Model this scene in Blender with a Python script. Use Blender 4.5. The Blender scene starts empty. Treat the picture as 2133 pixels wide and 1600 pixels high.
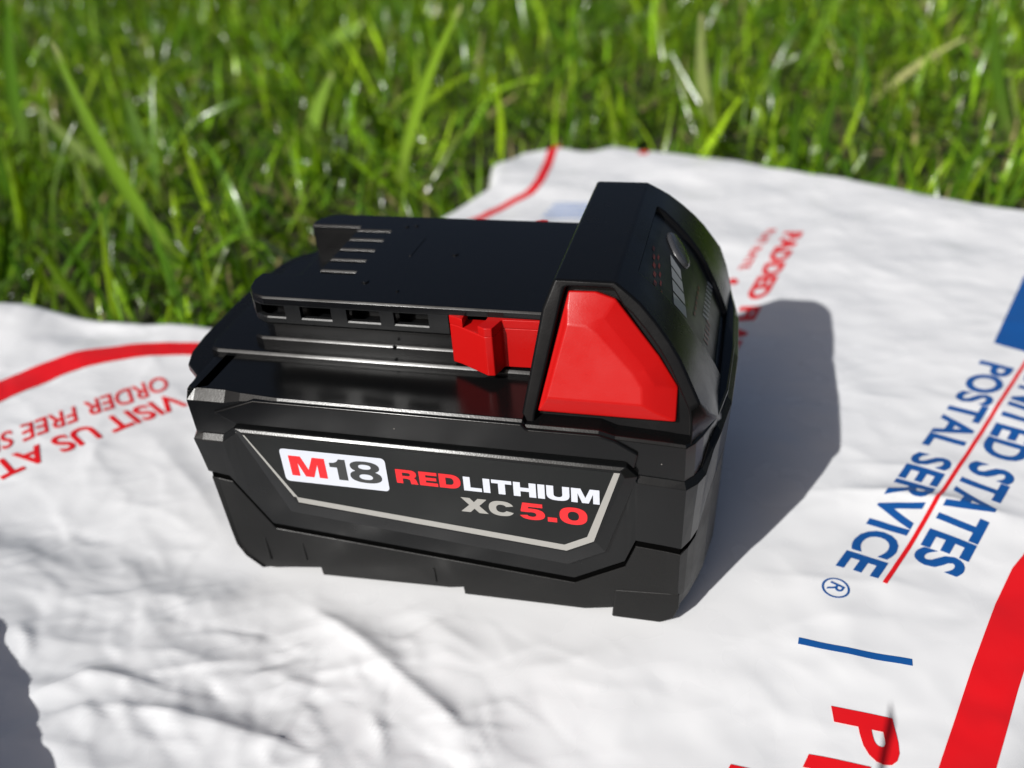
import bpy, bmesh, math, random
import numpy as np
from mathutils import Vector, Matrix

# ------------------------------------------------------------------ camera, sky, sun, exposure
MM = 0.001
scene = bpy.context.scene
COL = scene.collection
ROT = (0.998013, 0.066422, 0.241135); LOC = (125.619, -154.489, 170.291); FPX = 1909.27
cam_data = bpy.data.cameras.new('camera'); cam = bpy.data.objects.new('camera', cam_data); COL.objects.link(cam)
cam.location = [v * MM for v in LOC]; cam.rotation_euler = ROT
cam_data.sensor_width = 36.0; cam_data.lens = FPX * 36.0 / 2133.0
cam_data.clip_start = 0.005; cam_data.clip_end = 200.0
cam_data.dof.use_dof = True
_fw = cam.rotation_euler.to_matrix() @ Vector((0, 0, -1))
cam_data.dof.focus_distance = (Vector((88, -2, 40)) * MM - cam.location).dot(_fw)
cam_data.dof.aperture_fstop = 10.0
cam_data.dof.aperture_blades = 0
scene.camera = cam

TO_SUN = Vector((-.375, -.71, .595)).normalized()
world = bpy.data.worlds.new('World'); scene.world = world; world.use_nodes = True
wn = world.node_tree; wn.nodes.clear()
sky = wn.nodes.new('ShaderNodeTexSky'); sky.sky_type = 'NISHITA'; sky.sun_disc = False
sky.sun_elevation = math.asin(TO_SUN.z); sky.sun_rotation = math.atan2(TO_SUN.x, TO_SUN.y)
sky.air_density = .7; sky.dust_density = 3.5; sky.ozone_density = 0.0
bg = wn.nodes.new('ShaderNodeBackground'); bg.inputs['Strength'].default_value = 0.06
wo = wn.nodes.new('ShaderNodeOutputWorld')
wn.links.new(sky.outputs[0], bg.inputs[0]); wn.links.new(bg.outputs[0], wo.inputs[0])
sun_data = bpy.data.lights.new('sun', 'SUN'); sun_data.energy = 4.8; sun_data.angle = math.radians(0.55); sun_data.color = (1.0, .985, .955)
sun = bpy.data.objects.new('sun', sun_data); COL.objects.link(sun)
sun.rotation_euler = TO_SUN.to_track_quat('Z', 'Y').to_euler(); sun.location = TO_SUN * 2
scene.view_settings.view_transform = 'Standard'; scene.view_settings.look = 'None'
scene.view_settings.exposure = -0.09; scene.view_settings.gamma = 1.0; scene.view_settings.use_curve_mapping = False
scene.cycles.use_denoising = True
scene.cycles.sample_clamp_indirect = 4.0
scene.cycles.max_bounces = 6; scene.cycles.diffuse_bounces = 3; scene.cycles.glossy_bounces = 3; scene.cycles.transmission_bounces = 3
rng = random.Random(7)

# ------------------------------------------------------------------ materials
def nodes_of(name):
    m = bpy.data.materials.new(name); m.use_nodes = True
    nt = m.node_tree; return m, nt, nt.nodes['Principled BSDF']
def ramp(nt, src, p0, c0, p1, c1):
    r = nt.nodes.new('ShaderNodeValToRGB'); e = r.color_ramp.elements
    e[0].position = p0; e[0].color = c0; e[1].position = p1; e[1].color = c1
    nt.links.new(src, r.inputs[0]); return r
def noise_node(nt, scale, detail=2.0, rough=.5, coord='Object'):
    tc = nt.nodes.new('ShaderNodeTexCoord'); n = nt.nodes.new('ShaderNodeTexNoise')
    n.inputs['Scale'].default_value = scale; n.inputs['Detail'].default_value = detail; n.inputs['Roughness'].default_value = rough
    nt.links.new(tc.outputs[coord], n.inputs['Vector']); return n
def plastic(name, col, rough, grain=0.0, grain_scale=2600, specks=0.0, spec=.5, wear=.08):
    """moulded plastic: fine moulded grain, uneven gloss, a few dust specks"""
    m, nt, p = nodes_of(name)
    p.inputs['Specular IOR Level'].default_value = spec
    n1 = noise_node(nt, 90, 4, .6)
    mr = nt.nodes.new('ShaderNodeMapRange'); mr.inputs['From Min'].default_value = .3; mr.inputs['From Max'].default_value = .7
    mr.inputs['To Min'].default_value = rough - wear; mr.inputs['To Max'].default_value = rough + wear
    nt.links.new(n1.outputs['Fac'], mr.inputs['Value']); nt.links.new(mr.outputs[0], p.inputs['Roughness'])
    if specks > 0:
        tc = nt.nodes.new('ShaderNodeTexCoord'); v = nt.nodes.new('ShaderNodeTexVoronoi'); v.inputs['Scale'].default_value = 420
        nt.links.new(tc.outputs['Object'], v.inputs['Vector'])
        d = ramp(nt, v.outputs['Distance'], .045, (1, 1, 1, 1), .075, (0, 0, 0, 1))
        sp = nt.nodes.new('ShaderNodeSeparateColor'); nt.links.new(v.outputs['Color'], sp.inputs[0])
        g = nt.nodes.new('ShaderNodeMath'); g.operation = 'GREATER_THAN'; g.inputs[1].default_value = 1 - specks
        nt.links.new(sp.outputs[0], g.inputs[0])
        mu = nt.nodes.new('ShaderNodeMath'); mu.operation = 'MULTIPLY'; nt.links.new(g.outputs[0], mu.inputs[0]); nt.links.new(d.outputs[0], mu.inputs[1])
        mu2 = nt.nodes.new('ShaderNodeMath'); mu2.operation = 'MULTIPLY'; mu2.inputs[1].default_value = .6; nt.links.new(mu.outputs[0], mu2.inputs[0])
        mx = nt.nodes.new('ShaderNodeMix'); mx.data_type = 'RGBA'
        mx.inputs['A'].default_value = (*col, 1); mx.inputs['B'].default_value = (.4, .38, .35, 1)
        nt.links.new(mu2.outputs[0], mx.inputs['Factor']); nt.links.new(mx.outputs['Result'], p.inputs['Base Color'])
    else:
        p.inputs['Base Color'].default_value = (*col, 1)
    if grain > 0:
        n2 = noise_node(nt, grain_scale, 1.5, .5); bp = nt.nodes.new('ShaderNodeBump')
        bp.inputs['Strength'].default_value = grain; bp.inputs['Distance'].default_value = .00012
        nt.links.new(n2.outputs['Fac'], bp.inputs['Height']); nt.links.new(bp.outputs[0], p.inputs['Normal'])
    return m
M_TOP = plastic('black_gloss_plastic', (.0045, .0047, .0052), .24, .10, 2200, .012, .15)
M_RAIL = plastic('black_rail_plastic', (.0045, .0047, .0052), .19, .03, 2200, .004, .24, .03)
M_COVER = plastic('black_satin_plastic', (.0042, .0044, .0046), .21, .08, 2400, .03, .28, .04)
M_SHELL = plastic('charcoal_plastic', (.0056, .0060, .0063), .24, .10, 3000, .03, .24, .04)
M_LOWER = plastic('dark_grey_plastic', (.0068, .0068, .0066), .40, .30, 2600, .03, .22)
M_RAILSIDE = plastic('rail_side_plastic', (.0095, .0100, .0105), .24, .05, 2400, .008, .22)
M_SEAMSHADE = plastic('seam_shade_black', (.002, .002, .002), .8, 0, 2000, 0, 0.0)
M_RED = plastic('red_plastic', (.44, .0055, .005), .31, .14, 4200, .016, .22)
M_LABEL = plastic('label_film', (.0095, .0106, .0106), .34, .10, 3200, .008, .22)
M_STICK = plastic('gauge_film', (.0125, .0125, .0118), .34, .10, 3000, 0, .3)
M_GREYBAR = plastic('grey_print', (.33, .33, .31), .45)
M_SILVER = plastic('silver_print', (.33, .325, .305), .40)
M_WHITE = plastic('white_print', (.60, .63, .70), .36)
M_BLACKP = plastic('black_print', (.03, .032, .033), .4)
M_REDP = plastic('red_print', (.72, .012, .016), .38)
M_LED = plastic('led_window', (.48, .49, .48), .45)
M_GBTN = plastic('gauge_button_plastic', (.045, .046, .05), .20, .05, 2200, 0, .6)
M_DIMRED = plastic('dim_red_print', (.16, .02, .016), .4)
M_MRED = plastic('mailer_red_ink', (.74, .008, .012), .36, .08, 900)
M_MBLUE = plastic('mailer_blue_ink', (.008, .085, .31), .36, .08, 900)
M_MPALEBLUE = plastic('mailer_pale_blue_ink', (.05, .20, .55), .4)

def mailer_material():
    m, nt, p = nodes_of('white_poly_film')
    p.inputs['Specular IOR Level'].default_value = .5
    n = noise_node(nt, 14, 4, .55); r = ramp(nt, n.outputs['Fac'], .3, (.775, .782, .795, 1), .7, (.805, .812, .825, 1))
    # sparse dirt specks
    tc = nt.nodes.new('ShaderNodeTexCoord'); v = nt.nodes.new('ShaderNodeTexVoronoi'); v.inputs['Scale'].default_value = 95
    nt.links.new(tc.outputs['Object'], v.inputs['Vector'])
    d = ramp(nt, v.outputs['Distance'], .018, (1, 1, 1, 1), .035, (0, 0, 0, 1))
    sp = nt.nodes.new('ShaderNodeSeparateColor'); nt.links.new(v.outputs['Color'], sp.inputs[0])
    g = nt.nodes.new('ShaderNodeMath'); g.operation = 'GREATER_THAN'; g.inputs[1].default_value = .93; nt.links.new(sp.outputs[0], g.inputs[0])
    mu = nt.nodes.new('ShaderNodeMath'); mu.operation = 'MULTIPLY'; nt.links.new(g.outputs[0], mu.inputs[0]); nt.links.new(d.outputs[0], mu.inputs[1])
    mx = nt.nodes.new('ShaderNodeMix'); mx.data_type = 'RGBA'; nt.links.new(mu.outputs[0], mx.inputs['Factor'])
    nt.links.new(r.outputs[0], mx.inputs['A']); mx.inputs['B'].default_value = (.25, .22, .18, 1)
    nt.links.new(mx.outputs['Result'], p.inputs['Base Color'])
    n2 = noise_node(nt, 30, 3, .6); mr = nt.nodes.new('ShaderNodeMapRange'); mr.inputs['To Min'].default_value = .20; mr.inputs['To Max'].default_value = .34
    nt.links.new(n2.outputs['Fac'], mr.inputs['Value']); nt.links.new(mr.outputs[0], p.inputs['Roughness'])
    # fine sharp creases in the film: warped cell borders, only in patches
    wz = noise_node(nt, 55, 2, .5); geo = nt.nodes.new('ShaderNodeTexCoord')
    sc = nt.nodes.new('ShaderNodeVectorMath'); sc.operation = 'SCALE'; sc.inputs['Scale'].default_value = .012; nt.links.new(wz.outputs['Color'], sc.inputs[0])
    ad = nt.nodes.new('ShaderNodeVectorMath'); ad.operation = 'ADD'; nt.links.new(geo.outputs['Object'], ad.inputs[0]); nt.links.new(sc.outputs[0], ad.inputs[1])
    prev = None
    for scl, wid, dist, stren in ((34, .55, .0016, .16), (85, .45, .0006, .14)):
        vo = nt.nodes.new('ShaderNodeTexVoronoi'); vo.feature = 'DISTANCE_TO_EDGE'; vo.inputs['Scale'].default_value = scl
        nt.links.new(ad.outputs[0], vo.inputs['Vector'])
        rp = ramp(nt, vo.outputs['Distance'], 0.0, (1, 1, 1, 1), wid, (0, 0, 0, 1))
        mk = noise_node(nt, scl * .33, 2, .5); mr_ = ramp(nt, mk.outputs['Fac'], .50, (0, 0, 0, 1), .72, (1, 1, 1, 1))
        mm = nt.nodes.new('ShaderNodeMath'); mm.operation = 'MULTIPLY'; nt.links.new(rp.outputs[0], mm.inputs[0]); nt.links.new(mr_.outputs[0], mm.inputs[1])
        bp = nt.nodes.new('ShaderNodeBump'); bp.inputs['Strength'].default_value = stren; bp.inputs['Distance'].default_value = dist
        nt.links.new(mm.outputs[0], bp.inputs['Height'])
        if prev: nt.links.new(prev.outputs[0], bp.inputs['Normal'])
        prev = bp
    nt.links.new(prev.outputs[0], p.inputs['Normal'])
    p.inputs['Subsurface Weight'].default_value = .0
    return m
M_MAILER = mailer_material()

def grass_material():
    m, nt, p = nodes_of('grass_leaf')
    at = nt.nodes.new('ShaderNodeAttribute'); at.attribute_name = 'tint'
    nt.links.new(at.outputs['Color'], p.inputs['Base Color'])
    p.inputs['Roughness'].default_value = .20; p.inputs['Specular IOR Level'].default_value = .45
    tr = nt.nodes.new('ShaderNodeBsdfTranslucent')
    hs = nt.nodes.new('ShaderNodeHueSaturation'); hs.inputs['Saturation'].default_value = 1.1; hs.inputs['Value'].default_value = 1.5
    nt.links.new(at.outputs['Color'], hs.inputs['Color']); nt.links.new(hs.outputs[0], tr.inputs['Color'])
    mix = nt.nodes.new('ShaderNodeMixShader'); mix.inputs[0].default_value = .24
    out = nt.nodes['Material Output']
    nt.links.new(p.outputs[0], mix.inputs[1]); nt.links.new(tr.outputs[0], mix.inputs[2]); nt.links.new(mix.outputs[0], out.inputs['Surface'])
    return m
M_GRASS = grass_material()
def soil_material():
    m, nt, p = nodes_of('soil_and_thatch')
    n = noise_node(nt, 60, 6, .65); r = ramp(nt, n.outputs['Fac'], .35, (.018, .022, .007, 1), .68, (.055, .06, .018, 1))
    nt.links.new(r.outputs[0], p.inputs['Base Color']); p.inputs['Roughness'].default_value = .9
    bp = nt.nodes.new('ShaderNodeBump'); bp.inputs['Strength'].default_value = .8; bp.inputs['Distance'].default_value = .01
    nt.links.new(n.outputs['Fac'], bp.inputs['Height']); nt.links.new(bp.outputs[0], p.inputs['Normal'])
    return m
M_SOIL = soil_material()

# ------------------------------------------------------------------ helpers
def link(name, me, parent=None):
    o = bpy.data.objects.new(name, me); COL.objects.link(o)
    if parent is not None: o.parent = parent
    return o
def mesh_obj(name, verts, faces, mat, parent=None, bevel=0.0, seg=2, smooth=False, angle=28):
    """verts in millimetres, in the thing's own frame"""
    me = bpy.data.meshes.new(name); me.from_pydata([(x * MM, y * MM, z * MM) for x, y, z in verts], [], faces); me.validate(); me.update()
    bm = bmesh.new(); bm.from_mesh(me); bmesh.ops.remove_doubles(bm, verts=bm.verts, dist=2e-6)
    bmesh.ops.recalc_face_normals(bm, faces=bm.faces); bm.to_mesh(me); bm.free()
    me.materials.append(mat)
    o = link(name, me, parent)
    if bevel > 0:
        b = o.modifiers.new('bevel', 'BEVEL'); b.width = bevel * MM; b.segments = seg; b.limit_method = 'ANGLE'; b.angle_limit = math.radians(angle)
        b.use_clamp_overlap = True; b.miter_outer = 'MITER_ARC'
        for p in me.polygons: p.use_smooth = True
        w = o.modifiers.new('wn', 'WEIGHTED_NORMAL'); w.keep_sharp = True; w.weight = 80
    elif smooth:
        for p in me.polygons: p.use_smooth = True
    return o
def extrude(name, base, vec, mat, parent, bevel=0.0, seg=2, **k):
    """prism: base = list of 3D points, pushed along vec"""
    n = len(base); top = [(a[0] + vec[0], a[1] + vec[1], a[2] + vec[2]) for a in base]
    f = [list(range(n))[::-1], list(range(n, 2 * n))] + [[i, (i + 1) % n, n + (i + 1) % n, n + i] for i in range(n)]
    return mesh_obj(name, list(base) + top, f, mat, parent, bevel, seg, **k)
def loft(name, loops, mat, parent, caps=(True, True), **k):
    n = len(loops[0]); v = [p for l in loops for p in l]; f = []
    for j in range(len(loops) - 1):
        for i in range(n):
            f.append([j * n + i, j * n + (i + 1) % n, (j + 1) * n + (i + 1) % n, (j + 1) * n + i])
    if caps[0]: f.append(list(range(n))[::-1])
    if caps[1]: f.append([(len(loops) - 1) * n + i for i in range(n)])
    return mesh_obj(name, v, f, mat, parent, **k)
def inset_poly(pts, d):
    n = len(pts); ar = sum(pts[i - 1][0] * pts[i][1] - pts[i][0] * pts[i - 1][1] for i in range(n)); sg = 1 if ar < 0 else -1; out = []
    for i in range(n):
        a, b, c = np.array(pts[i - 1]), np.array(pts[i]), np.array(pts[(i + 1) % n])
        e1 = (b - a) / np.hypot(*(b - a)); e2 = (c - b) / np.hypot(*(c - b))
        n1 = np.array([e1[1], -e1[0]]); n2 = np.array([e2[1], -e2[0]]); out.append(tuple(b + (n1 + n2) * sg * d / (1 + n1 @ n2)))
    return out
def chamfer_prism(name, plan, z0, z1, h, mat, parent, slope=.81, bevel=.1):
    """upright prism whose top edge carries one flat chamfer of height h"""
    q = inset_poly(plan, slope * h)
    return loft(name, [[(x, y, z0) for x, y in plan], [(x, y, z1 - h) for x, y in plan], [(x, y, z1) for x, y in q]], mat, parent, bevel=bevel, seg=2, angle=20)
def merge(parts):
    V, F = [], []
    for v, f in parts:
        F += [[i + len(V) for i in q] for q in f]; V += list(v)
    return V, F
def boxvf(x0, x1, y0, y1, z0, z1):
    return [(x0, y0, z0), (x1, y0, z0), (x1, y1, z0), (x0, y1, z0), (x0, y0, z1), (x1, y0, z1), (x1, y1, z1), (x0, y1, z1)], \
        [[3, 2, 1, 0], [4, 5, 6, 7], [0, 1, 5, 4], [1, 2, 6, 5], [2, 3, 7, 6], [3, 0, 4, 7]]
def tag(o, label, cat, group=None, kind=None):
    if label: o['label'] = label
    if cat: o['category'] = cat
    if group: o['group'] = group
    if kind: o['kind'] = kind
    return o
def interp(tab, x):
    return float(np.interp(x, [a for a, _ in tab], [b for _, b in tab]))

# ------------------------------------------------------------------ ground
GROUND_Z = -30.0
gv = [(-6000, -6000, GROUND_Z), (6000, -6000, GROUND_Z), (6000, 9000, GROUND_Z), (-6000, 9000, GROUND_Z)]
g = mesh_obj('ground', gv, [[0, 1, 2, 3]], M_SOIL); g['kind'] = 'structure'

# --- mailer surface (millimetres) ---
def _hash(ix, iy, seed):
    n = (ix.astype(np.int64) * 374761393 + iy.astype(np.int64) * 668265263 + seed * 1442695041) & 0xffffffff
    n = ((n ^ (n >> 13)) * 1274126177) & 0xffffffff
    return (n ^ (n >> 16)) & 0xffffffff
def noise(x, y, seed=0):
    """2D gradient noise, about -0.7..0.7"""
    x = np.asarray(x, float); y = np.asarray(y, float)
    ix = np.floor(x); iy = np.floor(y); fx = x - ix; fy = y - iy
    def g(dx, dy):
        a = _hash(ix + dx, iy + dy, seed) / 4294967296.0 * 2 * np.pi
        return np.cos(a) * (fx - dx) + np.sin(a) * (fy - dy)
    u = fx ** 3 * (fx * (fx * 6 - 15) + 10); v = fy ** 3 * (fy * (fy * 6 - 15) + 10)
    return (g(0, 0) * (1 - u) + g(1, 0) * u) * (1 - v) + (g(0, 1) * (1 - u) + g(1, 1) * u) * v
def facets(x, y, seed):
    """distance to the borders of random cells: sharp creases between flat facets"""
    ix = np.floor(x); iy = np.floor(y); d1 = np.full(np.shape(x), 9.0); d2 = np.full(np.shape(x), 9.0)
    for dx in (-1, 0, 1):
        for dy in (-1, 0, 1):
            cx = ix + dx; cy = iy + dy
            px = cx + .1 + .8 * _hash(cx, cy, seed) / 4294967296.0; py = cy + .1 + .8 * _hash(cx, cy, seed + 57) / 4294967296.0
            d = np.hypot(x - px, y - py)
            d2 = np.minimum(d2, np.maximum(d1, d)); d1 = np.minimum(d1, d)
    return d2 - d1
def sstep(a, b, x):
    t = np.clip((x - a) / (b - a), 0, 1); return t * t * (3 - 2 * t)
OUTLINE = [(-215, 60), (-190, 96), (-152, 117), (-125, 115), (-98, 114), (-69, 117), (-46, 150), (-24, 232), (-7, 284),
           (-14, 316), (-4, 342), (16, 350), (36, 344), (47, 354), (120, 330), (250, 273), (322, 241), (214, 10), (142, -150), (20, -145), (-95, -112), (-165, -40)]
def edge_distance(x, y):
    """signed distance to the outline, positive inside, and the nearest outline point"""
    best = np.full(np.shape(x), 1e9); bx = np.zeros(np.shape(x)); by = np.zeros(np.shape(x)); inside = np.zeros(np.shape(x), bool)
    n = len(OUTLINE)
    for i in range(n):
        x0, y0 = OUTLINE[i]; x1, y1 = OUTLINE[(i + 1) % n]
        dx, dy = x1 - x0, y1 - y0
        t = np.clip(((x - x0) * dx + (y - y0) * dy) / (dx * dx + dy * dy), 0, 1)
        px = x0 + t * dx; py = y0 + t * dy; d = np.hypot(x - px, y - py)
        m = d < best; best = np.where(m, d, best); bx = np.where(m, px, bx); by = np.where(m, py, by)
        c = ((y0 > y) != (y1 > y)) & (x < (x1 - x0) * (y - y0) / (y1 - y0 + 1e-12) + x0)
        inside ^= c
    return np.where(inside, best, -best), bx, by
# creases: polyline points, height, half width on the near and the far side
CREASES = [([(4.4, -7.1), (-5.6, -25.5), (-14.3, -42.3)], 1.6, 5, 4),
           ([(25.2, -9.3), (43.1, -18.7), (58.9, -27.8), (78.6, -39.1)], 1.9, 2.2, 5),
           ([(32.8, -12.5), (49.5, -20.3), (56.4, -23.7)], 1.0, 3.5, 2.0),
           ([(24.0, -28.3), (9.6, -34.5), (-4.1, -41.4)], 1.3, 1.6, 4),
           ([(-17.0, -42.9), (-0.8, -42.7), (12.9, -44.1)], 1.4, 2.0, 4),
           ([(-23.1, -54.1), (-13.8, -44.8), (-4.0, -42.3)], 2.0, 2.5, 5),
           ([(-7.7, -51.8), (12.1, -48.5), (39.1, -50.2), (47.6, -52.7)], 1.8, 2.0, 5),
           ([(52.4, -36.6), (58.4, -44.1), (61.2, -49.9)], 1.4, 1.5, 3),
           ([(13.0, -37.8), (16.4, -40.3), (20.6, -42.7)], -1.6, 2.0, 3),
           ([(18.4, -39.7), (25.6, -31.5), (32.7, -26.8)], 1.0, 1.6, 4),
           ([(36.8, -38.3), (42.6, -41.4)], 1.1, 1.3, 2.5),
           ([(-13.8, -57.1), (-7.5, -52.0), (2.6, -55.9)], 1.4, 2, 4),
           ([(-4.0, -42.3), (1.8, -46.9)], 0.9, 1.2, 2.5),
           ([(-42.2, -24.6), (-35.4, -31.0)], -1.4, 3, 4),
           ([(-41.3, -32.8), (-32.9, -38.4), (-29.6, -41.9)], 1.2, 1.6, 4),
           ([(60.7, -30.0), (71.1, -35.9), (79.5, -41.7)], 1.0, 2.0, 4),
           ([(79.6, -42.2), (75.9, -47.0)], 1.3, 1.6, 4),
           ([(55.2, -7.0), (72.3, -16.0)], 0.8, 2.5, 6),
           ([(-55.0, 46.6), (-26.9, 26.5), (-9.9, 11.7)], 1.5, 5, 8),
           ([(-63.2, 26.7), (-66.6, 35.3), (-67.8, 44.7)], 0.8, 2.5, 5),
           ([(-151.8, 106.2), (-140.2, 109.8)], 1.2, 3, 8),
           ([(-139.5, 118.1), (-109.1, 113.0), (-95.4, 123.5)], 1.0, 4, 8),
           ([(-51.2, 16.6), (-32.4, 15.7), (-10.5, 7.9)], 1.0, 5, 7),
           ([(133.2, 22.5), (153.9, 22.4), (170.7, 25.3)], 0.5, 2, 5),
           ([(153.9, 57.7), (168.8, 58.9), (185.8, 57.8), (201.9, 53.4)], 2.6, 3.4, 7),
           ([(157.9, 70.6), (175.6, 71.9), (187.2, 75.7)], 0.9, 3, 5),
           ([(131.4, -0.3), (150.5, 10.5), (169.4, 12.6)], 0.5, 4, 8),
           ([(129.8, -6.9), (139.1, -15.2), (142.1, -24.9)], 0.6, 4, 6),
           ([(152.7, 108.9), (174.1, 108.5), (187.1, 107.0)], 0.7, 5, 8)]
def crease(x, y, pts, amp, wa, wb):
    best = np.full(np.shape(x), 1e9); side = np.zeros(np.shape(x)); along = np.zeros(np.shape(x)); s = 0.0
    tot = sum(np.hypot(b[0] - a[0], b[1] - a[1]) for a, b in zip(pts, pts[1:]))
    for a, b in zip(pts, pts[1:]):
        dx, dy = b[0] - a[0], b[1] - a[1]; L = np.hypot(dx, dy)
        t = np.clip(((x - a[0]) * dx + (y - a[1]) * dy) / (L * L), 0, 1)
        d = np.hypot(x - a[0] - t * dx, y - a[1] - t * dy)
        m = d < best
        best = np.where(m, d, best); side = np.where(m, dx * (y - a[1]) - dy * (x - a[0]), side); along = np.where(m, (s + t * L) / tot, along)
        s += L
    w = np.where(side > 0, wa, wb)
    taper = np.clip(np.sin(np.pi * np.clip(along, 0.03, 0.97)), 0, 1) ** 0.6
    return .8 * amp * taper * np.exp(-(best / w) ** 1.15)
def fine_creases():
    """many short sharp creases: dense at the near left, sparse elsewhere"""
    g = np.random.default_rng(5); out = []
    for k in range(330):
        if k < 240:
            x = g.uniform(-75, 105); y = g.uniform(-70, 4) + .1 * x; amp = g.uniform(.16, .55); L = g.uniform(7, 34)
        elif k < 280:
            x = g.uniform(-120, -14); y = g.uniform(5, 110); amp = g.uniform(.12, .38); L = g.uniform(10, 40)
        else:
            x = g.uniform(120, 240); y = g.uniform(-35, 260); amp = g.uniform(.08, .26); L = g.uniform(12, 45)
        a = (g.normal(-.72, .30) if g.uniform() < .55 else g.normal(.62, .35)) + (0 if g.uniform() < .8 else 1.3)
        bow = g.normal(0, .12) * L; c, s = np.cos(a), np.sin(a)
        pts = [(x - c * L / 2, y - s * L / 2), (x - s * bow, y + c * bow), (x + c * L / 2, y + s * L / 2)]
        w = g.uniform(.7, 1.3); v = g.uniform(2.2, 5.0)
        out.append((pts, amp * (1 if g.uniform() < .75 else -1)) + ((w, v) if g.uniform() < .5 else (v, w)) + (x, y, L / 2 + 14))
    return out
FINE = fine_creases()
def mailer_height(x, y):
    x = np.asarray(x, float); y = np.asarray(y, float)
    b = .91 * x - .41 * y; t = .41 * x + .91 * y
    # distance outside the battery footprint
    ox = np.maximum(np.maximum(-1 - x, x - 124), 0); oy = np.maximum(np.maximum(1.5 - y, y - 86), 0)
    free = sstep(0, 22, np.hypot(ox, oy))
    z = 9 * sstep(-4, -105, x) * sstep(-60, 20, y)
    z = z + 6 * np.exp(-((x + 165) / 26) ** 2 - ((y - 104) / 16) ** 2) - 3.5 * np.exp(-((x + 112) / 22) ** 2 - ((y - 104) / 12) ** 2)
    z = z + free * (1.6 * noise(x / 46, y / 46, 3) + .5 * noise(x / 17, y / 17, 5))
    far = sstep(110, 220, y)
    z = z + far * (2.2 * noise(b / 60, t / 40, 8) + .8 * noise(b / 18, t / 26, 9))
    # crumpled plastic at the near left, easing out to the right and behind
    wx = x + 6 * noise(x / 18, y / 18, 21); wy = y + 6 * noise(x / 18, y / 18, 22)
    cr = sstep(96, 10, x) * sstep(26, -12, y - .12 * x) + .28 * sstep(-2, -22, x) * sstep(96, 40, y)
    cr = np.clip(cr, 0, 1) * free
    f = (.30 - np.abs(noise(wx / 30, wy / 24, 31))) * 1.2 + .8 * (.5 - facets(wx / 30 + .5 * wy / 30, wy / 17, 34)) + .30 * (.5 - facets(wx / 13, wy / 8, 35)) + .06 * (.5 - facets(wx / 4.3, wy / 4.0, 36))
    z = z + cr * f
    # the sheet climbs towards the near left corner
    z = z + 9 * sstep(0, 95, -(x - 46) * .47 - (y + 8) * .88) * sstep(2, -16, y)
    z = z + (1 - cr) * free * (.25 * (.3 - np.abs(noise(wx / 14, wy / 10, 41))) + .30 * (.5 - facets(wx / 26, wy / 19, 42)) * (1 - far))
    # shallow dents all over the padded sheet
    z = z + free * .22 * noise(x / 8, y / 8, 51)
    for pts, amp, wa, wb in CREASES:
        z = z + crease(x, y, pts, amp, wa, wb) * sstep(0, 7, np.hypot(ox, oy))
    shape = np.shape(z); zf = np.array(np.broadcast_to(z, shape), float).ravel(); xf = np.broadcast_to(x, shape).ravel(); yf = np.broadcast_to(y, shape).ravel()
    ff = np.broadcast_to(free, shape).ravel()
    for pts, amp, wa, wb, cx, cy, R in FINE:
        m = np.nonzero((np.abs(xf - cx) < R) & (np.abs(yf - cy) < R))[0]
        if len(m): zf[m] += crease(xf[m], yf[m], pts, amp, wa, wb) * ff[m]
    z = zf.reshape(shape)
    # near left corner turned up out of view, added to shade the sheet
    q = (-(x + 30) * .62 - (y + 78) * .785)
    z = z + 31 * sstep(-2, 18, q + 3 * noise(x / 14, y / 14, 61)) * sstep(30, 5, x)
    # right side rolls down past the printed border
    r = np.clip((b - 172) / 12, 0, 1)
    z = z - 12 * (1 - np.sqrt(1 - .985 * r * r)) * sstep(120, 40, y)
    e, _, _ = edge_distance(x, y)
    r = np.clip(1 - e / 7, 0, 1)
    z = z - 7 * (1 - np.sqrt(np.maximum(1 - .97 * r * r, 0)))
    return z

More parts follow.
